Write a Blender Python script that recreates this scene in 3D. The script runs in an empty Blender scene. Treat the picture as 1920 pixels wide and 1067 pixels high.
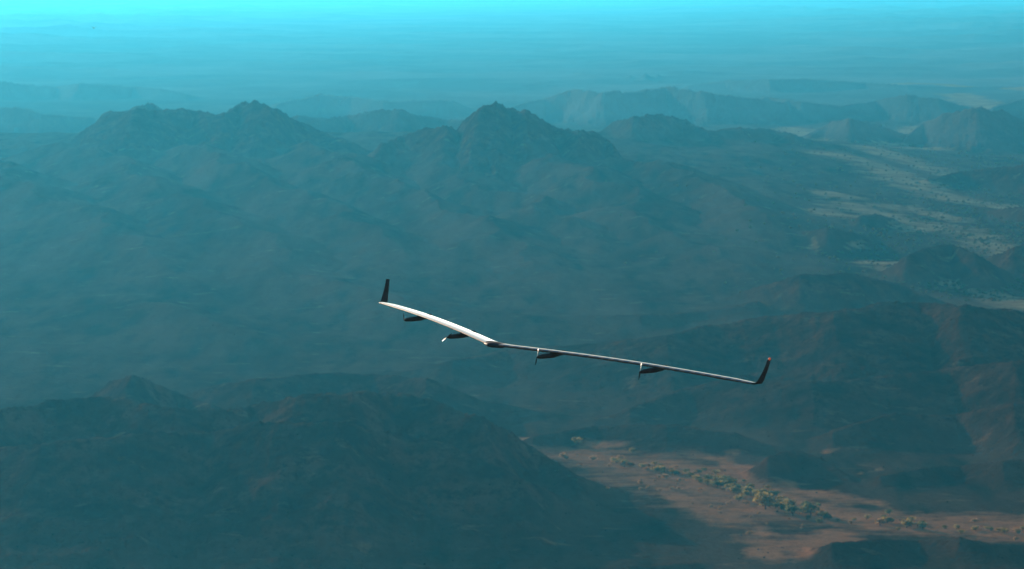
import bpy, bmesh, math, random
import numpy as np
from mathutils import Vector, Matrix

S = bpy.context.scene
COL = S.collection
R = math.radians

# ------------------------------------------------------------------ camera
CAM_H = 400.0
FPX = 7819.0                      # focal length in pixels of the 1920 px wide photograph
PITCH = R(4.22)
cam_d = bpy.data.cameras.new('camera')
cam = bpy.data.objects.new('camera', cam_d); COL.objects.link(cam)
cam.location = (0, 0, CAM_H)
cam.rotation_euler = (math.pi/2 - PITCH, 0, 0)
cam_d.sensor_width = 36.0
cam_d.lens = 36.0*FPX/1920.0
cam_d.clip_start = 1.0
cam_d.clip_end = 400000.0
cam_d.dof.use_dof = True
cam_d.dof.focus_distance = 338.0
cam_d.dof.aperture_fstop = 1.05
S.camera = cam

# ------------------------------------------------------------------ light
SUN_AZ, SUN_EL = 30.0, 11.5       # degrees left of the view axis, degrees above the horizon
sd = Vector((-math.sin(R(SUN_AZ))*math.cos(R(SUN_EL)), math.cos(R(SUN_AZ))*math.cos(R(SUN_EL)), math.sin(R(SUN_EL))))
world = bpy.data.worlds.new('World'); S.world = world; world.use_nodes = True
nt = world.node_tree; nt.nodes.clear()
sky = nt.nodes.new('ShaderNodeTexSky'); sky.sky_type = 'NISHITA'; sky.sun_disc = False
sky.sun_elevation = R(SUN_EL); sky.sun_rotation = R(-SUN_AZ); sky.altitude = 600
sky.air_density = 1.4; sky.dust_density = 0.6; sky.ozone_density = 3.0
bg = nt.nodes.new('ShaderNodeBackground'); bg.inputs['Strength'].default_value = 0.05
wo = nt.nodes.new('ShaderNodeOutputWorld')
nt.links.new(sky.outputs[0], bg.inputs[0]); nt.links.new(bg.outputs[0], wo.inputs[0])
sl = bpy.data.lights.new('sun', 'SUN'); sl.energy = 5.0; sl.angle = R(0.5); sl.color = (1.0, 0.75, 0.56)
so = bpy.data.objects.new('sun', sl); COL.objects.link(so); so.location = (0, 0, 380)
so.rotation_euler = sd.to_track_quat('Z', 'Y').to_euler()

S.view_settings.view_transform = 'Standard'; S.view_settings.look = 'None'
S.view_settings.exposure = 0.88; S.view_settings.gamma = 1.0
S.view_settings.use_curve_mapping = False
S.render.engine = 'CYCLES'
S.cycles.use_denoising = True
S.cycles.volume_bounces = 1
S.cycles.max_bounces = 6

HAZE_DENSITY = 1.0/43000.0
HAZE_COLOR = (0.055, 0.595, 1.0, 1)
HAZE_G = 0.6

# ------------------------------------------------------------------ helpers
def link(name, mesh, parent=None, **props):
    o = bpy.data.objects.new(name, mesh); COL.objects.link(o)
    if parent is not None: o.parent = parent
    for k, v in props.items(): o[k] = v
    return o

def mat(name, rgb, rough=0.8, spec=0.5, metal=0.0, coat=0.0):
    m = bpy.data.materials.new(name); m.use_nodes = True
    b = m.node_tree.nodes['Principled BSDF']
    b.inputs['Base Color'].default_value = (*rgb, 1); b.inputs['Roughness'].default_value = rough
    b.inputs['Specular IOR Level'].default_value = spec; b.inputs['Metallic'].default_value = metal
    b.inputs['Coat Weight'].default_value = coat
    return m

def noisy(name, c1, c2, scale, rough=0.8, coat=0.0, metal=0.0, bump=0.0):
    m = mat(name, c1, rough, 0.5, metal, coat); t = m.node_tree; b = t.nodes['Principled BSDF']
    tc = t.nodes.new('ShaderNodeTexCoord'); n = t.nodes.new('ShaderNodeTexNoise')
    n.inputs['Scale'].default_value = scale; n.inputs['Detail'].default_value = 5
    t.links.new(tc.outputs['Object'], n.inputs['Vector'])
    cr = t.nodes.new('ShaderNodeMix'); cr.data_type = 'RGBA'
    cr.inputs[6].default_value = (*c1, 1); cr.inputs[7].default_value = (*c2, 1)
    mr = t.nodes.new('ShaderNodeMapRange'); mr.inputs[1].default_value = .35; mr.inputs[2].default_value = .65
    t.links.new(n.outputs[0], mr.inputs[0]); t.links.new(mr.outputs[0], cr.inputs[0])
    t.links.new(cr.outputs[2], b.inputs['Base Color'])
    if bump:
        bp = t.nodes.new('ShaderNodeBump'); bp.inputs['Strength'].default_value = bump; bp.inputs['Distance'].default_value = .05
        t.links.new(n.outputs[0], bp.inputs['Height']); t.links.new(bp.outputs[0], b.inputs['Normal'])
    return m

def ray(px, py):                  # viewing direction through a pixel of the photograph
    u = (px-960.0)/FPX; v = (533.5-py)/FPX
    c, s = math.cos(PITCH), math.sin(PITCH)
    return u, c + v*s, -s + v*c   # world x, y, z

def at(px, py, D):                # the point on that ray at D metres in front
    u, y, z = ray(px, py)
    return (u/y*D, D, CAM_H + z/y*D)

# ------------------------------------------------------------------ noise
def _hash(ix, iy, seed):
    h = (ix.astype(np.int64)*374761393 + iy.astype(np.int64)*668265263 + seed*1442695041) & 0xffffffff
    h = ((h ^ (h >> 13))*1274126177) & 0xffffffff
    return ((h ^ (h >> 16)) & 0xffff).astype(np.float32)/65535.0
def vnoise(x, y, seed):
    x0 = np.floor(x); y0 = np.floor(y); fx = (x-x0).astype(np.float32); fy = (y-y0).astype(np.float32)
    fx = fx*fx*fx*(fx*(fx*6-15)+10); fy = fy*fy*fy*(fy*(fy*6-15)+10)
    a = _hash(x0, y0, seed); b = _hash(x0+1, y0, seed); c = _hash(x0, y0+1, seed); d = _hash(x0+1, y0+1, seed)
    return (a+(b-a)*fx) + ((c+(d-c)*fx)-(a+(b-a)*fx))*fy
def fbm(x, y, scale, octv, seed, gain=.5):
    t = 0; a = 1; n = 0; x = x/scale; y = y/scale
    for i in range(octv):
        t = t + a*(vnoise(x, y, seed+i)*2-1); n += a; a *= gain
        x, y = x*1.62+y*1.23+13.7, y*1.62-x*1.23+7.3
    return t/n
def ridged(x, y, scale, octv, seed, gain=.55):
    t = 0; a = 1; n = 0; x = x/scale; y = y/scale
    for i in range(octv):
        t = t + a*(1-np.abs(vnoise(x, y, seed+i)*2-1)*2).clip(-1, 1); n += a; a *= gain
        x, y = x*1.62+y*1.23+3.1, y*1.62-x*1.23+17.3
    return t/n

# ------------------------------------------------------------------ terrain
# crest lines of the hills: distance in metres, run-out factor, points of the crest
RIDGES = [
 # broad near hill, lower left
 (2660, 2.6, [(-420,800),(-260,775),(-120,770),(0,762),(90,753),(200,746),(330,762),(420,768),(480,752),(560,736),(660,729),(740,739),(830,746),(900,780),(960,802),(1010,842),(1080,884),(1180,924),(1240,952)]),
 (2560, 2.6, [(-300,842),(-100,836),(80,826),(250,812),(400,800),(520,792),(640,794),(760,812),(880,846),(980,888),(1080,938)]),
 (2470, 2.4, [(180,1075),(300,1045),(420,1030),(560,1045),(700,1050),(830,1030),(960,1040),(1100,1075)]),
 # knoll and long dark ridge behind it
 (2980, 2.6, [(110,775),(160,745),(200,716),(250,697),(290,714),(340,735),(400,752)]),
 (3120, 3.0, [(300,752),(380,722),(480,707),(600,697),(700,697),(800,700)]),
 (3270, 4.2, [(560,735),(700,705),(780,688),(850,670),(950,652),(1100,641),(1250,622),(1350,606),(1450,590),(1560,580),(1650,570),(1720,562),(1790,560),(1850,574),(1940,582),(2050,560),(2200,575)]),
 (3080, 3.0, [(1180,760),(1290,722),(1400,700),(1520,712),(1650,700),(1780,690),(1900,670),(2050,660)]),
 (2960, 2.6, [(1000,812),(1120,792),(1250,790),(1380,806)]),
 (2960, 2.6, [(1560,800),(1680,770),(1790,775),(1900,750),(2050,745)]),
 # small cone and the low dark hills beside the wash
 (2820, 2.2, [(1385,892),(1440,850),(1490,836),(1540,852),(1590,888),(1620,908)]),
 (2790, 2.4, [(1590,912),(1650,886),(1730,872),(1800,868),(1880,858),(1960,850),(2080,850)]),
 # bottom right
 (2480, 2.0, [(1440,1085),(1500,1034),(1560,1012),(1640,1006),(1720,1008),(1800,1000),(1860,1012),(1950,1018),(2050,1010)]),
 (2430, 2.0, [(1060,1085),(1180,1056),(1300,1052),(1400,1085)]),
 # mountain block on the left
 (4900, 4.5, [(-60,470),(0,392),(60,338),(110,282),(160,238),(200,207),(260,204),(320,202),(370,203),(402,213),(425,203),(452,194),(480,192),(512,199),(548,222),(600,246),(650,262),(700,280),(760,310)]),
 (5150, 2.0, [(235,206),(262,193),(284,191),(305,203)]),
 # rugged peak, centre
 (4750, 4.0, [(690,290),(715,266),(760,250),(800,237),(838,233),(855,243),(875,222),(902,200),(930,190),(958,201),(985,205),(1005,217),(1030,233),(1060,238),(1085,243),(1112,243),(1135,256),(1150,275),(1172,300),(1190,330)]),
 # ranges behind
 (5900, 2.3, [(530,225),(560,213),(610,219),(650,214),(690,207),(750,201),(790,214),(830,220),(900,224)]),
 (6300, 2.5, [(-120,210),(-40,196),(30,199),(80,210),(130,216),(190,222)]),
 (7600, 3.0, [(-140,160),(-60,152),(0,150),(60,157),(110,160),(150,155),(195,157),(250,160),(300,164),(350,174),(400,186),(440,198)]),
 (7000, 3.0, [(520,190),(600,176),(660,180),(720,188),(790,186),(850,186)]),
 (5500, 2.6, [(1120,250),(1150,226),(1190,215),(1235,211),(1275,220),(1330,240),(1390,236),(1440,238),(1490,250),(1540,268),(1640,292)]),
 (6600, 2.8, [(960,196),(1020,182),(1070,168),(1130,170),(1190,168),(1250,161),(1320,172),(1400,182),(1480,190)]),
 (8600, 3.4, [(1120,150),(1170,141),(1210,135),(1250,140),(1300,150)]),
 (8000, 4.0, [(1290,158),(1360,149),(1440,146),(1530,147),(1620,153),(1700,158),(1800,162),(1900,160),(2020,165)]),
 (6900, 3.0, [(1330,200),(1390,186),(1440,180),(1500,188),(1580,196),(1640,186),(1700,176),(1760,184),(1820,200)]),
 (6200, 2.6, [(1520,246),(1555,228),(1592,218),(1640,230),(1700,250)]),
 (6000, 2.6, [(1690,262),(1730,228),(1770,212),(1830,200),(1880,208),(1920,221),(2000,215),(2100,230)]),
 (6900, 2.6, [(1860,200),(1900,186),(1950,180),(2020,190)]),
 (5300, 2.6, [(1740,334),(1800,319),(1860,313),(1930,306),(2030,300),(2120,310)]),
 (4800, 2.6, [(1790,408),(1850,392),(1920,383),(2000,378),(2100,390)]),
 (4600, 2.0, [(1585,418),(1612,402),(1642,396),(1675,408),(1700,424)]),
 (4380, 2.2, [(1470,452),(1510,432),(1552,421),(1600,433),(1650,448),(1710,462)]),
 (4050, 2.0, [(1660,500),(1700,476),(1742,459),(1785,456),(1830,474),(1880,500),(1910,515)]),
 (4150, 2.2, [(1850,480),(1900,458),(1950,448),(2050,450)]),
 (3800, 2.4, [(1400,540),(1500,512),(1600,508),(1690,528),(1740,548)]),
 (3700, 3.5, [(980,620),(1080,590),(1200,585),(1320,580),(1420,560)]),
]
# crest points of one hill, set out in the world
def polyline(pts, D, jit=0):
    out = []
    for i, (px, py) in enumerate(pts):
        d = D*(1 + 0.012*math.sin(i*1.9+D))
        out.append(at(px, py, d))
    for e, sg in ((0, -1), (-1, 1)):  # the ends run down to the plain
        x, y, z = out[e]
        if z > 4:
            ex = [(x+sg*z*1.1, y, z*.5), (x+sg*z*3.4, y, 0.0)]
            out = (ex[::-1]+out) if e == 0 else (out+ex)
    return out
SEGS = []
def farther(D, py):               # distance that keeps the crest's height above the plain for this camera tilt
    o = math.tan(R(5.4)-math.atan((533.5-py)/FPX)); n = math.tan(PITCH-math.atan((533.5-py)/FPX)); return D*o/n
LAT = 3.0                         # hills run on along the view axis: the side slopes are steeper than the fronts
for D, k, pts in RIDGES:
    D = farther(D, sorted(p[1] for p in pts)[len(pts)//3])
    P = polyline(pts, D)
    for a, b in zip(P[:-1], P[1:]): SEGS.append((a, b, k))

def sand_lines():
    def g(px, py): 
        u, y, z = ray(px, py); d = -CAM_H/(z/y); return (u/y*d, d)
    L = []
    def add(w, pts):
        P = [g(*p) for p in pts]
        for a, b in zip(P[:-1], P[1:]): L.append((a, b, w))
    add(115, [(1090,862),(1180,876),(1250,888)])
    add(190, [(1230,888),(1330,915),(1430,950)])
    add(90, [(1450,955),(1600,972),(1800,990),(2050,1000)])
    add(60, [(1430,1020),(1500,1035),(1560,1015)])  # reddish hill flank, its sunlight painted in as sand
    add(70, [(990,838),(1100,855),(1220,885),(1330,920),(1450,950),(1600,975),(1750,992),(1900,1000),(2100,1010)])
    add(45, [(1080,840),(1250,850),(1350,868),(1400,890),(1500,925),(1650,950)])
    add(50, [(1200,900),(1300,950),(1420,990),(1440,1040)])
    add(40, [(1180,840),(1300,846),(1380,858)])
    add(22, [(1560,856),(1620,842),(1670,836)])
    add(22, [(1610,892),(1660,884)])
    add(135, [(1690,524),(1760,545),(1840,560),(1920,580),(2040,590)])
    add(105, [(1640,512),(1720,520),(1800,520),(1870,530),(1950,528)])
    add(120, [(1560,440),(1640,445),(1700,456)])
    add(165, [(1600,425),(1700,447),(1790,452),(1860,470),(1900,505)])
    add(120, [(1650,418),(1720,420),(1790,432)])
    add(105, [(1540,408),(1600,408)])
    add(90, [(1540,495),(1600,490)])
    add(225, [(1560,330),(1650,345),(1720,372),(1800,390),(1950,405)])
    add(195, [(1620,300),(1680,320),(1780,345),(1900,350),(2000,345)])
    add(165, [(1700,290),(1780,284),(1860,278),(1950,270)])
    add(225, [(1490,245),(1520,262),(1580,274),(1660,278)])
    add(180, [(1660,258),(1700,248),(1740,240)])
    add(300, [(1560,212),(1640,205),(1700,200)])
    add(300, [(1800,182),(1860,206),(1900,212)])
    add(240, [(1700,160),(1800,165),(1940,172)])
    return L
SAND = sand_lines()

def seg_dist(x, y, a, b, LAT=3.0):
    dx, dy = (b[0]-a[0])*LAT, b[1]-a[1]; L2 = dx*dx+dy*dy+1e-9
    X_ = (x-a[0])*LAT
    t = ((X_*dx+(y-a[1])*dy)/L2).clip(0, 1)
    return np.hypot(X_-t*dx, y-(a[1]+t*dy)), t

FAN = 62.0
SPURS = []                        # low spurs running down from the mountain block into the valley: (x, y, height), half width
for w, pts in ((170, [(120,7900,30),(230,7000,34),(420,6100,24),(560,5300,12),(700,4700,0)]),
               (150, [(330,7700,34),(470,6900,36),(640,6100,26),(790,5400,14),(900,4900,0)]),
               (160, [(560,7700,36),(700,6800,38),(880,6000,26),(1010,5300,12),(1120,4800,0)]),
               (140, [(760,7500,34),(860,6900,32),(1000,6300,26),(1150,5700,12),(1280,5200,0)]),
               (150, [(980,7500,36),(1090,6800,36),(1180,6200,28),(1330,5500,14),(1420,5000,0)]),
               (170, [(-80,7600,30),(40,6700,30),(180,5900,20),(330,5200,10),(450,4600,0)]),
               (150, [(1150,7300,26),(1280,6700,30),(1420,6100,22),(1560,5700,0)]),
               (120, [(500,5600,0),(640,5150,12),(800,4750,13),(960,4500,0)]),
               (120, [(150,5200,0),(280,4800,12),(420,4500,10),(560,4350,0)])):
    P = [((px-960)/FPX*y, y, h_) for px, y, h_ in pts]
    for a, b in zip(P[:-1], P[1:]): SPURS.append((a, b, w))
def terrain(x, y):
    x = np.asarray(x, np.float64); y = np.asarray(y, np.float64)
    sc = (np.hypot(x, y)/3500.0).clip(.6, 3)
    base = 2.2*fbm(x, y, 150, 3, 11)
    far = ((y-10500)/6000).clip(0, 1)
    base = base + far*(ridged(x, y*.8, 1100, 4, 21)*26 - 6)
    side = ((np.abs(x)-1400)/2000).clip(0, 1)*((y-1500)/2000).clip(0, 1)
    base = base + side*(ridged(x, y, 1300, 4, 31)+.2).clip(0, 2)*70
    back = ((1300-y)/1500).clip(0, 1)
    base = base + back*(ridged(x, y, 1300, 3, 33)+.1).clip(0, 2)*30
    # gentle fan climbing to the mountain block
    fx = ((900-x+.05*(y-4000))/700).clip(0, 1); fx = fx*fx*(3-2*fx)
    fan = ((y-4150-500*fbm(x, y, 900, 2, 37))/4400).clip(0, 1)
    fan = np.where(y > 9000, fan*(1-((y-9000)/2500).clip(0, 1))**2, fan)
    base = base + (FAN*fan**1.2*(1+.06*ridged(x*2.2, y*.5, 260, 4, 39)))*fx
    vy = ((y-3300)/1200).clip(0, 1)*((11500-y)/2500).clip(0, 1)
    wx = x + 60*fbm(x, y, 500, 3, 43)
    base = base + vy*(4.5*ridged(wx+.22*y, y*.13, 170, 4, 45, .45) + 12*fbm(wx+.18*y, y*.3, 330, 3, 47))*(.35+.65*fx)
    sw = 60*fbm(x, y, 220, 4, 49)
    sp = np.zeros_like(x)
    for a, b, w in SPURS:
        m = (x > min(a[0], b[0])-w*1.6) & (x < max(a[0], b[0])+w*1.6) & (y > min(a[1], b[1])-w*1.6) & (y < max(a[1], b[1])+w*1.6)
        if not m.any(): continue
        rr, t = seg_dist(x[m]+sw[m], y[m], a, b, 1.0)
        sp[m] = np.maximum(sp[m], (a[2]+(b[2]-a[2])*t)*(1-(rr/w).clip(0, 1))**1.3)
    base = base + 1.45*sp*(1+.15*fbm(x, y, 90, 3, 53))
    gx = x + 9*sc*fbm(x, y, 60, 3, 41); gy = y + 14*sc*fbm(x, y, 60, 3, 51)
    gul = ridged(gx, gy, 46, 5, 61)
    gul2 = ridged(gx, gy, 120, 4, 71)
    h = np.zeros_like(x); cn = 1+.07*fbm(x, y, 45, 5, 65, .6)
    for a, b, k in SEGS:
        hm = max(a[2], b[2], 3.0); w = k*hm*1.7+30
        m = (x > min(a[0], b[0])-w) & (x < max(a[0], b[0])+w) & (y > min(a[1], b[1])-w) & (y < max(a[1], b[1])+w)
        if not m.any(): continue
        xm, ym = x[m], y[m]
        r, t = seg_dist(xm, ym, a, b, max(3.0, 1.7*k))
        hz = a[2]+(b[2]-a[2])*t
        hz = np.maximum(hz, 0.0)
        w = k*hz+8
        q = r/w
        q = q*(1 - 0.18*(gul[m])*(q/(q+.15)) - 0.22*gul2[m]*(q/(q+.3)))
        f = np.where(q < 1.6, (1-(q/1.6)).clip(0, 1)**1.75, 0)
        f = 1.05*f*(1-.05*np.exp(-(r/(.07*w))**2))       # a blunt crest instead of a knife edge
        h[m] = np.maximum(h[m], hz*f*cn[m])
    d_ = h - base - 2; z = base + np.where(d_ > 12, d_, np.where(d_ < -12, 0, (d_+12)**2/48)) + np.where(d_ > 12, 0, 0)
    h = (h-base).clip(0, None)
    rough = (h/45).clip(0, 1)
    z = z + ((h-25)/60).clip(0, 1)*5.5*ridged(gx*1.3, gy*.6, 60, 5, 85, .6)
    z = z + rough*(1.2+.02*h)*fbm(x, y, 24, 4, 81, .6) - rough*2.0*(gul < -.1)*0
    z = z + .22*fbm(x, y, 17, 3, 91) + .4*(1-rough)*ridged(x, y*.5, 70, 3, 95)
    return z, h

def nonuni(segs):
    out = []
    for a, b, n in segs: out += list(np.linspace(a, b, n, endpoint=False))
    out.append(segs[-1][1]); return np.array(out)

az = nonuni([(-180, -60, 40), (-60, -20, 60), (-20, -9.5, 130), (-9.5, 9.5, 1280), (9.5, 20, 110), (20, 60, 50), (60, 180, 40)])
inv = nonuni([(1/60.0, 1/1200.0, 60)])
ds = list(1/inv[:-1]) + list(np.linspace(1200, 2500, 60, endpoint=False)) + list(np.geomspace(2500, 16000, 740, endpoint=False)) + list(np.geomspace(16000, 45000, 100, endpoint=False)) + list(np.geomspace(45000, 160000, 30))
ds = np.array(ds)
A, Dg = np.meshgrid(np.radians(az), ds)
X = (np.sin(A)*Dg).ravel(); Y = (np.cos(A)*Dg).ravel()
Z, HR = terrain(X, Y)
nr, nc = len(ds), len(az)
verts = np.stack([X, Y, Z], 1).astype(np.float32)
idx = np.arange(nr*nc).reshape(nr, nc)
quads = np.stack([idx[:-1, :-1], idx[:-1, 1:], idx[1:, 1:], idx[1:, :-1]], -1).reshape(-1, 4)[:, ::-1]
me = bpy.data.meshes.new('desert_ground')
me.vertices.add(len(verts)); me.vertices.foreach_set('co', verts.ravel())
me.loops.add(quads.size); me.loops.foreach_set('vertex_index', quads.ravel().astype(np.int32))
me.polygons.add(len(quads)); me.polygons.foreach_set('loop_start', np.arange(0, quads.size, 4, dtype=np.int32))
me.polygons.foreach_set('loop_total', np.full(len(quads), 4, np.int32))
me.update(calc_edges=True); me.validate()
me.polygons.foreach_set('use_smooth', np.ones(len(me.polygons), bool))

sand = np.zeros_like(X)
warp = (55+60*((Y-3600)/2000).clip(0, 1))*fbm(X*2.0, Y*.6, 90, 6, 101, .6)
for a, b, w in SAND:
    W = w*2
    m = (X > min(a[0], b[0])-W) & (X < max(a[0], b[0])+W) & (Y > min(a[1], b[1])-W) & (Y < max(a[1], b[1])+W)
    r, t = seg_dist(X[m], Y[m], a, b)
    sand[m] = np.maximum(sand[m], (1.15-(r+warp[m])/w).clip(0, 1))
sand *= (1-(HR-3)/7).clip(0, 1)
rock = (HR/30).clip(0, 1)
at_s = me.attributes.new('sand', 'FLOAT', 'POINT'); at_s.data.foreach_set('value', sand.astype(np.float32))
at_r = me.attributes.new('rock', 'FLOAT', 'POINT'); at_r.data.foreach_set('value', rock.astype(np.float32))

def ground_material():
    m = bpy.data.materials.new('desert soil'); m.use_nodes = True; t = m.node_tree; b = t.nodes['Principled BSDF']
    N = t.nodes.new; Lk = t.links.new
    t.nodes.remove(b); b = t.nodes.new('ShaderNodeBsdfDiffuse'); b.inputs['Roughness'].default_value = .9
    t.links.new(b.outputs[0], t.nodes['Material Output'].inputs[0])
    geo = N('ShaderNodeNewGeometry')
    def noise(scale, detail, stretch=(1, 1, 1), rough=.6):
        mp = N('ShaderNodeMapping'); mp.inputs['Scale'].default_value = stretch
        n = N('ShaderNodeTexNoise'); n.inputs['Scale'].default_value = scale; n.inputs['Detail'].default_value = detail
        n.inputs['Roughness'].default_value = rough
        Lk(geo.outputs['Position'], mp.inputs[0]); Lk(mp.outputs[0], n.inputs['Vector']); return n.outputs[0]
    def rng(v, a, c, x=0., y=1.):
        r = N('ShaderNodeMapRange'); r.inputs[1].default_value = a; r.inputs[2].default_value = c
        r.inputs[3].default_value = x; r.inputs[4].default_value = y; Lk(v, r.inputs[0]); return r.outputs[0]
    def mix(f, c1, c2):
        x = N('ShaderNodeMix'); x.data_type = 'RGBA'
        if isinstance(f, float): x.inputs[0].default_value = f
        else: Lk(f, x.inputs[0])
        for i, c in ((6, c1), (7, c2)):
            if isinstance(c, tuple): x.inputs[i].default_value = (*c, 1)
            else: Lk(c, x.inputs[i])
        return x.outputs[2]
    def att(n):
        a = N('ShaderNodeAttribute'); a.attribute_name = n; return a.outputs['Fac']
    plain = mix(rng(noise(1/160, 7, (1.2, .4, 1)), .38, .62), (.080, .040, .026), (.17, .095, .058))
    plain = mix(rng(noise(1/40, 5, (1.5, .3, 1), .5), .45, .75), plain, (.030, .034, .022))
    hill = mix(rng(noise(1/55, 6), .38, .62), (.050, .020, .012), (.19, .072, .038))
    sandc = mix(rng(noise(1/40, 6), .35, .65), (.70, .30, .14), (.48, .215, .11))
    hill = mix(rng(noise(1/11, 6, (1, .5, 1), .7), .45, .60), hill, (.075, .030, .016))
    plain = mix(rng(noise(1/190, 8, (1.6, .22, 1), .55), .47, .68), plain, (.20, .120, .080))
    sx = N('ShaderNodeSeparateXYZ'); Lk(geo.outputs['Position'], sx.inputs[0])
    pale = mix(rng(noise(1/900, 6, (1, .5, 1)), .40, .62), (.20, .235, .23), (.34, .37, .35))  # brightness of the distant haze put into the far ground colour
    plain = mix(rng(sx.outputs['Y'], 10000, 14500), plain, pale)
    hill = mix(rng(sx.outputs['Y'], 7800, 11500, 0, .85), hill, pale)  # far hills fade to the same tone, haze put into their colour
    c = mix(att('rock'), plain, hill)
    sm = N('ShaderNodeMath'); sm.operation = 'MULTIPLY_ADD'; Lk(noise(1/22, 8, (.5, .8, 1), .68), sm.inputs[0]); sm.inputs[1].default_value = 2.2
    sb = N('ShaderNodeMath'); sb.operation = 'SUBTRACT'; Lk(att('sand'), sb.inputs[0]); sb.inputs[1].default_value = 1.15; Lk(sb.outputs[0], sm.inputs[2])
    sandc = mix(rng(sx.outputs['Y'], 3600, 4600), sandc, mix(rng(noise(1/60, 6), .4, .6), (.58, .39, .20), (.36, .24, .13)))
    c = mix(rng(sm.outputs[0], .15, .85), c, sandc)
    scrub = rng(noise(1/5, 3, rough=.7), .60, .70)
    sc2 = N('ShaderNodeMath'); sc2.operation = 'MULTIPLY'; Lk(scrub, sc2.inputs[0]); sc2.inputs[1].default_value = .6
    c = mix(sc2.outputs[0], c, (.025, .027, .018))
    Lk(c, b.inputs['Color'])
    bp = N('ShaderNodeBump'); bp.inputs['Strength'].default_value = 1.0; bp.inputs['Distance'].default_value = 3.0
    Lk(noise(1/9, 6), bp.inputs['Height']); Lk(bp.outputs[0], b.inputs['Normal'])
    return m
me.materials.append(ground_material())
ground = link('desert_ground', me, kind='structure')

# ------------------------------------------------------------------ haze
bm = bmesh.new(); bmesh.ops.create_cube(bm, size=1)
zlo = float(Z.min())-1.5; zhi = max(CAM_H, float(Z.max()))+6
for v in bm.verts: v.co = Vector((v.co.x*330000, v.co.y*330000, zlo if v.co.z < 0 else zhi))
hm_ = bpy.data.meshes.new('haze'); bm.to_mesh(hm_); bm.free()
m = bpy.data.materials.new('haze air'); m.use_nodes = True; t = m.node_tree; t.nodes.clear()
pv = t.nodes.new('ShaderNodeVolumePrincipled'); mo = t.nodes.new('ShaderNodeOutputMaterial')
pv.inputs['Color'].default_value = HAZE_COLOR; pv.inputs['Density'].default_value = HAZE_DENSITY
pv.inputs['Anisotropy'].default_value = HAZE_G
t.links.new(pv.outputs[0], mo.inputs['Volume'])
hm_.materials.append(m)
link('haze', hm_, kind='stuff', label='thin blue cyan haze thickening over the far desert', category='haze')

# ------------------------------------------------------------------ aircraft
M_CARB = noisy('dark carbon skin', (.022, .024, .028), (.04, .04, .045), 3, .6)
M_LEAD = noisy('sun tinted leading edge', (.16, .10, .06), (.10, .07, .05), 2, .35, .3)
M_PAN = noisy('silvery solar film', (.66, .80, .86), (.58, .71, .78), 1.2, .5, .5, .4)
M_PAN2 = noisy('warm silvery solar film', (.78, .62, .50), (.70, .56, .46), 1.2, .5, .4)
M_PAN3 = noisy('blue grey shaded film', (.26, .38, .44), (.20, .31, .37), 1.2, .5, .4)
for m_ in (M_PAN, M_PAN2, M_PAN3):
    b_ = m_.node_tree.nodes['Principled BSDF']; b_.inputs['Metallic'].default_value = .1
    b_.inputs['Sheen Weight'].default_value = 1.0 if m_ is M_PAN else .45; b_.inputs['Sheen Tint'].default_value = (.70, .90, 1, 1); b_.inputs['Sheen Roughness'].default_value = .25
M_BLADE_LIT = noisy('sunlit white blade', (.80, .80, .78), (.72, .72, .70), 4, .3, .4)
M_POD = noisy('black engine pod', (.018, .018, .02), (.03, .03, .032), 4, .45)
M_LAMP = mat('red lamp glass', (.7, .12, .05), .2)
_b = M_LAMP.node_tree.nodes['Principled BSDF']; _b.inputs['Emission Color'].default_value = (1, .16, .06, 1); _b.inputs['Emission Strength'].default_value = .15

ac = link('solar_aircraft', None, label='white V-shaped solar flying wing with four engine pods and upturned black winglets', category='drone')
camM = Matrix.Rotation(math.pi/2-PITCH, 3, 'X')
Hc = Vector((-.697, -.026, .716)).normalized(); Sc = Vector((-.71, .147, -.688))
Sc = (Sc - Hc*Sc.dot(Hc)).normalized(); Uc = Sc.cross(Hc)
Uc = Uc if Uc.y > 0 else -Uc
Hw, Sw, Uw = camM@Hc, camM@Sc, camM@Uc
# local axes: x forward, y towards the far wing tip, z up.
rot = Matrix((Hw, Sw, Uw)).transposed()
if rot.determinant() < 0: MIR = -1; rot = Matrix((Hw, -Sw, Uw)).transposed()
else: MIR = 1
r_ = Vector(ray(926, 646)).normalized()
ac.matrix_world = Matrix.Translation(Vector((0, 0, CAM_H)) + r_*338.0) @ rot.to_4x4()

HALF = 21.4; SWEEP = 8.15
def wing_ref(s):                  # s = 0 centre .. 1 tip: leading-edge x, z, chord, thickness
    x = -SWEEP*s + .35*math.exp(-(s/.05)**2)*0
    z = .22*math.sin(math.pi*s) - .05*s
    c = 1.5 - .25*s - .45*max(0, (s-.9)/.1)**1.5
    if s < .06: c += .35*(1-s/.06)
    return x, z, c, .125*c
UP = [(0, 0), (.01, .12), (.035, .25), (.08, .38), (.16, .50), (.3, .58), (.45, .56), (.6, .46), (.75, .31), (.88, .16), (1, .01)]
LO = [(.9, -.03), (.7, -.09), (.5, -.18), (.3, -.30), (.15, -.36), (.06, -.30), (.02, -.18)]
def up_at(u):
    for (a, za), (b, zb) in zip(UP[:-1], UP[1:]):
        if a <= u <= b: return za+(zb-za)*(u-a)/(b-a)
    return 0
def spt(s, side, u, zt, lift=0):
    x, z, c, th = wing_ref(s)
    return Vector((x+.4*1.5 - u*c, side*s*HALF, z + zt*th*1.25 + lift))

def mesh_from(name, vs, fs, mats, smooth=True, mi=None):
    me = bpy.data.meshes.new(name); me.from_pydata([tuple(v) for v in vs], [], fs)
    for m in mats: me.materials.append(m)
    if mi: me.polygons.foreach_set('material_index', mi)
    bm = bmesh.new(); bm.from_mesh(me); bmesh.ops.recalc_face_normals(bm, faces=bm.faces); bm.to_mesh(me); bm.free()
    me.polygons.foreach_set('use_smooth', [smooth]*len(me.polygons)); me.update(); return me

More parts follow.
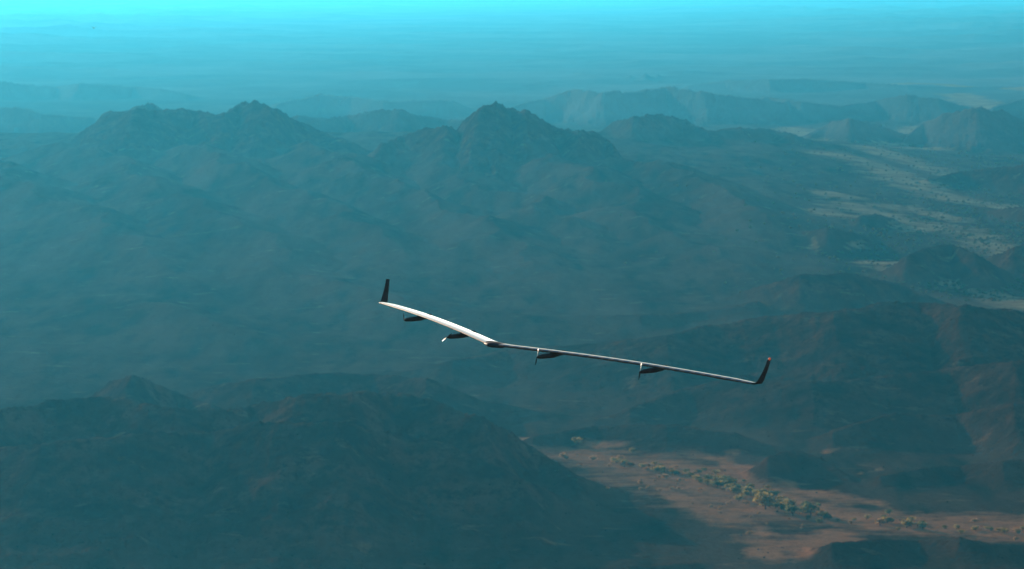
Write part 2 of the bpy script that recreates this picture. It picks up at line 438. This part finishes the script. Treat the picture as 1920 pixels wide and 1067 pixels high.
NPAN = 50
for side in (MIR, -MIR):
    ring = UP + LO; n = len(ring)
    ss = [0, .015, .03, .045, .06] + [i/40 for i in range(3, 41)]
    vs, fs, mi = [], [], []
    for s in ss:
        for (u, zt) in ring: vs.append(spt(s, side, u, zt))
    for i in range(len(ss)-1):
        for j in range(n):
            k = (j+1) % n
            fs.append((i*n+j, i*n+k, (i+1)*n+k, (i+1)*n+j)); mi.append(0)
    fs.append(tuple(range(n-1, -1, -1))); mi.append(0)
    fs.append(tuple((len(ss)-1)*n+j for j in range(n))); mi.append(0)
    w = link('wing', mesh_from('wing', vs, fs, [M_CARB], mi=mi), ac)
    w['label'] = 'bright sunlit wing half reaching to the upper left' if side == MIR else 'thin wing half reaching to the lower right'
    us = [.03, .07, .14, .25, .38, .5, .62, .75, .88, .975]
    for p in range(NPAN):
        s0 = .035 + (p+.010)/NPAN*.955; s1 = .035 + (p+.990)/NPAN*.955
        vs, fs = [], []
        for lift in (.012, .0):
            for s in (s0, (s0+s1)/2, s1):
                for u in us: vs.append(spt(s, side, u, up_at(u), lift))
        m_ = len(us)
        for a in range(2):
            for j in range(m_-1):
                q = a*m_+j; fs.append((q, q+1, q+m_+1, q+m_))
        o3 = 3*m_
        for j in range(m_-1):
            fs.append((j, j+1, o3+j+1, o3+j)); fs.append((2*m_+j, 2*m_+j+1, o3+2*m_+j+1, o3+2*m_+j))
        for a in range(2):
            fs.append((a*m_, (a+1)*m_, o3+(a+1)*m_, o3+a*m_)); fs.append((a*m_+m_-1, (a+1)*m_+m_-1, o3+(a+1)*m_+m_-1, o3+a*m_+m_-1))
        link('solar_panel', mesh_from('solar_panel', vs, fs, [M_PAN if side == MIR else (M_PAN3 if p % 2 else M_PAN2)], False), w)  # far half bright, near half duller: sun difference put into the film
    # leading edge strip, warm sun tint put into its bronze colour
    vs, fs = [], []
    es = [.04+.95*i/30 for i in range(31)]
    prof = [(.03, up_at(.03)), (.008, .11), (-.004, 0), (.018, -.17)]
    for s in es:
        for (u, zt) in prof: vs.append(spt(s, side, u-.004, zt*1.03, .004))
    for i in range(30):
        for j in range(3): q = i*4+j; fs.append((q, q+1, q+5, q+4))
    link('leading_edge_strip', mesh_from('leading_edge_strip', vs, fs, [M_LEAD]), w)

    # winglet
    x0, z0, c0, t0 = wing_ref(1.0)
    vs, fs = [], []
    lv = [(0, .0, 0), (.12, .05, .02), (.35, .35, .12), (.75, 1.15, .26), (1, 1.98, .38)]
    base_x = x0+.6
    for (q, zz, out) in lv:
        c = .95 + (.42-.95)*min(1, q*1.0); xs = base_x - .05 - .95*q*1.0
        for (u, tt) in [(0, 0), (.1, .5), (.3, .8), (.6, .6), (1, 0), (.6, -.6), (.3, -.8), (.1, -.5)]:
            vs.append(Vector((xs-u*c, side*(HALF+out+tt*.05*c), z0+zz)))
    for i in range(len(lv)-1):
        for j in range(8): k = (j+1) % 8; fs.append((i*8+j, i*8+k, (i+1)*8+k, (i+1)*8+j))
    fs.append(tuple(range(8))); fs.append(tuple((len(lv)-1)*8+j for j in range(8)))
    wl = link('winglet', mesh_from('winglet', vs, fs, [M_CARB]), ac)
    if side == -MIR:
        wl['label'] = 'black winglet with a small red lamp on its tip'
        bm = bmesh.new(); bmesh.ops.create_icosphere(bm, subdivisions=2, radius=.10)
        for v in bm.verts: v.co = Vector((base_x-1.22+v.co.x*1.2, side*(HALF+.39)+v.co.y*.8, z0+2.04+v.co.z*1.2))
        l_ = bpy.data.meshes.new('lamp'); bm.to_mesh(l_); bm.free(); l_.materials.append(M_LAMP)
        link('lamp', l_, wl)
    # engine pods
    for s in (.24, .63):
        x, z, c, th = wing_ref(s); lx = x+.6; py = side*s*HALF
        prof = [(1.55, .05), (1.5, .09), (1.3, .13), (.9, .15), (.3, .17), (-.3, .18), (-.9, .14), (-1.5, .08), (-1.95, .03)]
        vs, fs = [], []; K = 12
        for (dx, r) in prof:
            zc = z-.26-.05*(dx > 0)*dx+.13*max(0, -dx)/1.9
            for j in range(K):
                a = 2*math.pi*j/K; vs.append(Vector((lx+dx, py+r*.8*math.cos(a), zc+r*1.25*math.sin(a))))
        for i in range(len(prof)-1):
            for j in range(K): k = (j+1) % K; fs.append((i*K+j, i*K+k, (i+1)*K+k, (i+1)*K+j))
        fs.append(tuple(range(K))); fs.append(tuple((len(prof)-1)*K+j for j in range(K)))
        pod = link('engine_pod', mesh_from('engine_pod', vs, fs, [M_POD]), ac)
        # pylon up to the wing
        vs, fs = [], []
        for zz, f_ in ((z-.24, 1.0), (z+.02, .8)):
            for (dx, dy) in [(.15, 0), (-.1, .05), (-.6, .05), (-1.2, 0), (-.6, -.05), (-.1, -.05)]:
                vs.append(Vector((lx+dx*f_, py+dy, zz)))
        for j in range(6): k = (j+1) % 6; fs.append((j, k, 6+k, 6+j))
        fs.append(tuple(range(6))); fs.append(tuple(range(6, 12)))
        link('pylon', mesh_from('pylon', vs, fs, [M_POD], False), pod)
        # small fairing above the trailing edge
        bm = bmesh.new(); bmesh.ops.create_icosphere(bm, subdivisions=2, radius=1)
        for v in bm.verts: v.co = Vector((lx-c*.98+v.co.x*.30, py+v.co.y*.07, z+.03+v.co.z*.09))
        f_ = bpy.data.meshes.new('tail_fairing'); bm.to_mesh(f_); bm.free(); f_.materials.append(M_POD)
        link('tail_fairing', f_, pod)
        zc = z-.26-.05*1.55
        bm = bmesh.new(); bmesh.ops.create_cone(bm, segments=14, radius1=.075, radius2=.015, depth=.16, cap_ends=True)
        for v in bm.verts: v.co = Vector((lx+1.63+v.co.z, py+v.co.x, zc+v.co.y))
        sp_ = bpy.data.meshes.new('spinner'); bm.to_mesh(sp_); bm.free(); sp_.materials.append(M_POD)
        link('spinner', sp_, pod)
        if side == MIR: ang = math.atan2(-.42, .5) if s < .5 else math.atan2(.6, .2)
        else: ang = math.atan2(.9, -.12) if s < .5 else math.atan2(.9, -.1)
        for flip in (0, 1):
            a = ang+flip*math.pi
            d = Vector((0, MIR*math.cos(a), math.sin(a))); nrm = Vector((1, 0, 0)).cross(d)
            vs, fs = [], []
            for (r, ch, tw, sw) in [(.04, .08, 60, 0), (.16, .19, 50, 0), (.32, .23, 40, 0), (.50, .18, 30, .01), (.62, .12, 25, .02), (.68, .05, 22, .04)]:
                cd = nrm*math.cos(R(tw))+(1 if side == MIR else -1)*Vector((1, 0, 0))*math.sin(R(tw)); nn = cd.cross(d)
                c_ = Vector((lx+1.60, py, zc))+d*r
                for (u, tt) in [(-.5, 0), (-.2, .07), (.5, 0), (-.2, -.04)]: vs.append(c_+cd*ch*u*(.25 if side == MIR and s > .5 else .45 if flip else 1.7 if side == -MIR else 1)+nn*tt*ch)
            for i in range(5):
                for j in range(4): k = (j+1) % 4; fs.append((i*4+j, i*4+k, (i+1)*4+k, (i+1)*4+j))
            fs.append((0, 1, 2, 3)); fs.append((20, 21, 22, 23))
            link('propeller_blade', mesh_from('propeller_blade', vs, fs, [M_POD if (flip or (side == MIR and s > .5)) else M_BLADE_LIT]), pod)  # sunlit blade white, shaded blades black: light put into their colour
# centre fairing
vs, fs = [], []; ring = UP+LO; n = len(ring)
ys = [-.9, -.6, -.3, 0, .3, .6, .9]
for yv in ys:
    e = 1-(yv/.9)**2
    for (u, zt) in ring:
        vs.append(Vector((.6+.12*e-.005 - abs(yv)/HALF*SWEEP - u*(1.85+.25*e), yv, .0 + zt*(.25+.09*e)*(1 if zt > 0 else 1.6)-.01)))
for i in range(len(ys)-1):
    for j in range(n): k = (j+1) % n; fs.append((i*n+j, i*n+k, (i+1)*n+k, (i+1)*n+j))
fs.append(tuple(range(n))); fs.append(tuple((len(ys)-1)*n+j for j in range(n)))
link('centre_fairing', mesh_from('centre_fairing', vs, fs, [M_CARB]), ac)

# ------------------------------------------------------------------ bird
bx = link('bird', None, label='tiny dark bird far away against the bright haze at the upper left', category='bird')
bx.matrix_world = Matrix.Translation(Vector(at(176, 53, 330)))
vs, fs = [], []; K = 8
for (y_, r) in [(-.16, .004), (-.12, .02), (-.05, .035), (.04, .038), (.10, .026), (.14, .024), (.17, .014), (.20, .002)]:
    for j in range(K): a = 2*math.pi*j/K; vs.append((r*math.cos(a), y_, r*math.sin(a)))
for i in range(7):
    for j in range(K): k = (j+1) % K; fs.append((i*K+j, i*K+k, (i+1)*K+k, (i+1)*K+j))
fs.append(tuple(range(K))); fs.append(tuple(7*K+j for j in range(K)))
M_BIRD = noisy('dark feathers', (.02, .02, .02), (.035, .03, .03), 20, .7)
link('body', mesh_from('bird_body', vs, fs, [M_BIRD]), bx)
for sgn in (-1, 1):
    pts = [(0, .07, 0), (.10, .10, .06), (.17, .05, .12), (.19, -.02, .14), (.12, -.03, .075), (.05, -.05, .02), (0, -.05, 0)]
    vs = [(sgn*p[0], p[1], p[2]+.02+e) for e in (-.004, .004) for p in pts]
    n = 7; fs = [tuple(range(n)), tuple(range(2*n-1, n-1, -1))]+[(j, (j+1) % n, n+(j+1) % n, n+j) for j in range(n)]
    link('wing', mesh_from('bird_wing', vs, fs, [M_BIRD], False), bx)
vs = [(-.015, -.12, .005), (.015, -.12, .005), (.03, -.24, .005), (-.03, -.24, .005), (-.015, -.12, -.003), (.015, -.12, -.003), (.03, -.24, -.003), (-.03, -.24, -.003)]
link('tail', mesh_from('bird_tail', vs, [(0, 1, 2, 3), (7, 6, 5, 4), (0, 1, 5, 4), (1, 2, 6, 5), (2, 3, 7, 6), (3, 0, 4, 7)], [M_BIRD], False), bx)

# ------------------------------------------------------------------ desert trees and shrubs
M_LEAF = [noisy('olive foliage', (.12, .12, .045), (.07, .07, .03), .8, .9),
          noisy('yellow green foliage', (.24, .18, .06), (.13, .115, .045), .8, .9),
          noisy('dry tan foliage', (.27, .17, .085), (.15, .105, .055), .8, .9)]
for m_ in M_LEAF:
    t_ = m_.node_tree; b_ = t_.nodes['Principled BSDF']; src = b_.inputs['Base Color'].links[0].from_socket
    tr = t_.nodes.new('ShaderNodeBsdfTranslucent'); mx = t_.nodes.new('ShaderNodeMixShader'); mx.inputs[0].default_value = .7
    t_.links.new(src, tr.inputs[0]); t_.links.new(b_.outputs[0], mx.inputs[1]); t_.links.new(tr.outputs[0], mx.inputs[2])
    t_.links.new(mx.outputs[0], t_.nodes['Material Output'].inputs[0])
M_BARK = noisy('grey brown bark', (.10, .075, .055), (.06, .045, .035), 3, .9)
M_SCRUB = noisy('dark creosote scrub', (.05, .045, .025), (.035, .03, .018), .8, .95)
M_SCRUB.node_tree.nodes['Principled BSDF'].inputs['Specular IOR Level'].default_value = 0
def crown_mesh(seed, m_, n_l=230):
    rnd = random.Random(seed); vs, fs = [], []
    lobes = [(rnd.uniform(-.32, .32), rnd.uniform(-.32, .32), rnd.uniform(.38, .68), rnd.uniform(.2, .34)) for _ in range(8)]
    for i in range(n_l):
        lx, ly, lz, lr = rnd.choice(lobes)
        d = Vector((rnd.gauss(0, 1), rnd.gauss(0, 1), rnd.gauss(0, 1))).normalized()
        c = Vector((lx, ly, lz))+d*lr*rnd.uniform(.5, 1.05); c.z = max(.1, c.z)
        a = Vector((rnd.gauss(0, 1), rnd.gauss(0, 1), rnd.gauss(0, 1))).normalized(); b = a.cross(d)
        b = b.normalized() if b.length > .01 else Vector((1, 0, 0)); s = rnd.uniform(.05, .11)
        q = len(vs); vs += [c-a*s, c+b*s*.8, c+a*s, c-b*s*.8+d*s*.5]; fs += [(q, q+1, q+2), (q, q+2, q+3)]
    me = bpy.data.meshes.new('crown'); me.from_pydata([tuple(v) for v in vs], [], fs); me.materials.append(m_); return me
def trunk_mesh(seed):
    rnd = random.Random(seed); vs, fs = [], []
    def limb(p, q, r0, r1, K=5):
        o = len(vs); ax = (q-p).normalized(); u = ax.orthogonal().normalized(); w = ax.cross(u)
        for c, r in ((p, r0), ((p+q)/2+u*.02, (r0+r1)/2), (q, r1)):
            for j in range(K): a = 2*math.pi*j/K; vs.append(c+(u*math.cos(a)+w*math.sin(a))*r)
        for i in range(2):
            for j in range(K): k = (j+1) % K; fs.append((o+i*K+j, o+i*K+k, o+(i+1)*K+k, o+(i+1)*K+j))
    fork = Vector((0, 0, .22)); limb(Vector((0, 0, -.08)), fork, .045, .035)
    for i in range(5):
        a = i*1.256+rnd.uniform(-.4, .4)
        limb(fork, Vector((.3*math.cos(a), .3*math.sin(a), rnd.uniform(.5, .68))), .026, .008)
    me = bpy.data.meshes.new('trunk'); me.from_pydata([tuple(v) for v in vs], [], fs); me.materials.append(M_BARK); return me
CROWNS = [[crown_mesh(s*3+k, M_LEAF[k]) for s in range(3)] for k in range(3)]
TRUNKS = [trunk_mesh(s) for s in range(3)]

def hit(pxs, pys):                # where rays through these pixels meet the terrain
    pxs = np.asarray(pxs, float); pys = np.asarray(pys, float)
    dd = np.geomspace(2500, 13000, 480)
    u = (pxs-960)/FPX; v = (533.5-pys)/FPX; c, s = math.cos(PITCH), math.sin(PITCH)
    yy = c+v*s; zz = -s+v*c
    Xr = (u/yy)[:, None]*dd; Yr = np.broadcast_to(dd, Xr.shape); Zr = CAM_H+(zz/yy)[:, None]*dd
    T, Hh = terrain(Xr.ravel(), Yr.ravel()); T = T.reshape(Xr.shape); Hh = Hh.reshape(Xr.shape)
    below = Zr < T; k = below.argmax(1); k[~below.any(1)] = 0
    r = np.arange(len(pxs)); ok = k > 0; k = np.maximum(k, 1)
    e0 = (Zr-T)[r, k-1]; e1 = (Zr-T)[r, k]; f = e0/(e0-e1+1e-9)
    x = Xr[r, k-1]+(Xr[r, k]-Xr[r, k-1])*f; y = Yr[r, k-1]+(Yr[r, k]-Yr[r, k-1])*f
    z, h = terrain(x, y)
    return x, y, z, h, ok

rnd = random.Random(7)
G1 = 'desert trees and shrubs along the sandy wash'
MAIN = [  # px, py of the foot, width in px, kind, label
 (1435, 955, 44, 1, 'widest yellow green shrub mass in the middle of the sandy wash'),
 (1478, 952, 30, 1, 'yellow green shrub joined to the right end of the widest shrub mass'),
 (1474, 962, 26, 0, 'rounded olive tree right below the widest shrub mass in the wash'),
 (1487, 968, 32, 0, 'dark rounded olive tree standing alone right of the shrub mass'),
 (1520, 966, 36, 0, 'broad olive tree just right of the dark rounded tree'),
 (1545, 974, 24, 0, 'low dark shrub at the foot of the broad olive tree'),
 (1430, 940, 26, 1, 'yellow green shrub behind the widest shrub mass'),
 (1400, 925, 22, 1, 'yellow tree on the left edge of the dense shrub patch'),
 (1372, 908, 22, 0, 'olive tree where the shrub row widens left of the small cone hill'),
 (1345, 905, 20, 1, 'pale yellow shrub at the left end of the dense patch'),
 (1328, 902, 20, 0, 'dark olive shrub at the very left of the dense patch'),
 (1250, 898, 18, 2, 'lone tan shrub on open sand below the shrub row'),
 (1080, 832, 20, 1, 'pale tree standing where the wash meets the dark ridge'),
 (1058, 860, 20, 2, 'orange tan shrub at the narrow left end of the wash'),
 (1110, 864, 18, 2, 'tan shrub second from the narrow left end of the wash'),
 (1186, 850, 14, 1, 'small yellow shrub on the far edge of the wash'),
 (1150, 868, 16, 1, 'flat yellow shrub starting the thin row in the wash'),
 (1700, 990, 26, 1, 'yellow green shrub above the dark hill at the lower right'),
 (1650, 985, 24, 2, 'tan shrub on the sand left of the lower right shrubs'),
 (1730, 993, 22, 0, 'olive shrub behind the crest of the lower right hill'),
 (1828, 980, 16, 2, 'pale upright shrub on the pinkish sand at the right'),
 (1406, 1004, 16, 2, 'pale shrub alone on the shaded floor left of the pink slope'),
]
rows = list(MAIN)
for i in range(46):               # the thin row
    q = rnd.random(); rows.append((1150+q*190+rnd.uniform(-4, 4), 868+q*32+rnd.gauss(0, 4), rnd.uniform(9, 16), rnd.choice((1, 2, 2, 0)), 'small shrub in the thin row leading left from the dense patch'))
for i in range(70):               # dense patch
    q = rnd.random(); rows.append((1320+q*150+rnd.gauss(0, 8), 900+q*45+rnd.gauss(0, 8), rnd.uniform(10, 20), rnd.choice((0, 1, 1)), 'shrub packed into the dense green patch left of the cone hill'))
for i in range(36):
    q = rnd.random(); rows.append((1500+q*420, 965+q*38+rnd.gauss(0, 6), rnd.uniform(9, 18), rnd.choice((0, 1, 1, 2)), 'small shrub trailing right along the wash towards the frame edge'))
for i in range(40):
    rows.append((rnd.uniform(1040, 1560), 0, rnd.uniform(6, 12), 2, 'small tan shrub scattered on the open sand'))
rows = [(a, b if b else 845+(a-1040)*.22+rnd.uniform(0, 55), c, d, e) for a, b, c, d, e in rows]
hx, hy, hz, hh, ok = hit([r[0] for r in rows], [r[1] for r in rows])
for i, (px, py, w, k, lab) in enumerate(rows):
    if not ok[i]: continue
    D = hy[i]; wm = w*D/FPX
    e = link('desert_tree' if w > 17 else 'desert_shrub', None, label=lab, category='tree' if w > 17 else 'shrub', group=G1)
    e.location = (hx[i], hy[i], hz[i]); e.rotation_euler = (0, 0, rnd.uniform(0, 6.28))
    s = wm/1.0; e.scale = (s, s, s*rnd.uniform(.62, .85))
    link('crown', CROWNS[k][i % 3], e); link('trunk', TRUNKS[i % 3], e)

# scattered scrub too small and too many to count
def scrub(name, pxs, pys, size, mats, label, hmax):
    x, y, z, h, ok = hit(pxs, pys); ok &= h < hmax
    x, y, z = x[ok], y[ok], z[ok]; n = len(x); rg = np.random.RandomState(5)
    base = [(math.cos(a)*.5, math.sin(a)*.5, -.1) for a in np.arange(5)*1.2566]+[(math.cos(a+.6)*.6, math.sin(a+.6)*.6, .35) for a in np.arange(5)*1.2566]+[(0.05, 0, .72)]
    base = np.array(base); f = []
    for j in range(5): k = (j+1) % 5; f += [(j, k, 5+j), (k, 5+k, 5+j), (5+j, 5+k, 10)]
    f = np.array(f); s = size[0]+(size[1]-size[0])*rg.rand(n)**2
    V = base[None]*s[:, None, None]*(1+.35*(rg.rand(n, 11, 1)-.5))
    V += np.stack([x, y, z], 1)[:, None]
    F = f[None]+(np.arange(n)*11)[:, None, None]
    me = bpy.data.meshes.new(name); me.from_pydata(V.reshape(-1, 3).tolist(), [], F.reshape(-1, 3).tolist())
    for m in mats: me.materials.append(m)
    me.polygons.foreach_set('material_index', np.repeat(rg.randint(0, len(mats), n), 15))
    link(name, me, kind='stuff', label=label, category='scrub')
rg = np.random.RandomState(3)
n = 900
scrub('scrub', rg.uniform(-60, 1980, n), 560+rg.rand(n)*520, (.4, 1.5), [M_SCRUB], 'low dark scrub dotted over the near slopes and flats', 200)
n = 4200
scrub('far_scrub', 1980-np.abs(rg.randn(n))*230, 235+rg.rand(n)*330, (1.5, 5.5), [M_LEAF[1], M_LEAF[2], M_LEAF[1]], 'sunlit yellowish scrub strewn between the low hills on the right', 6)
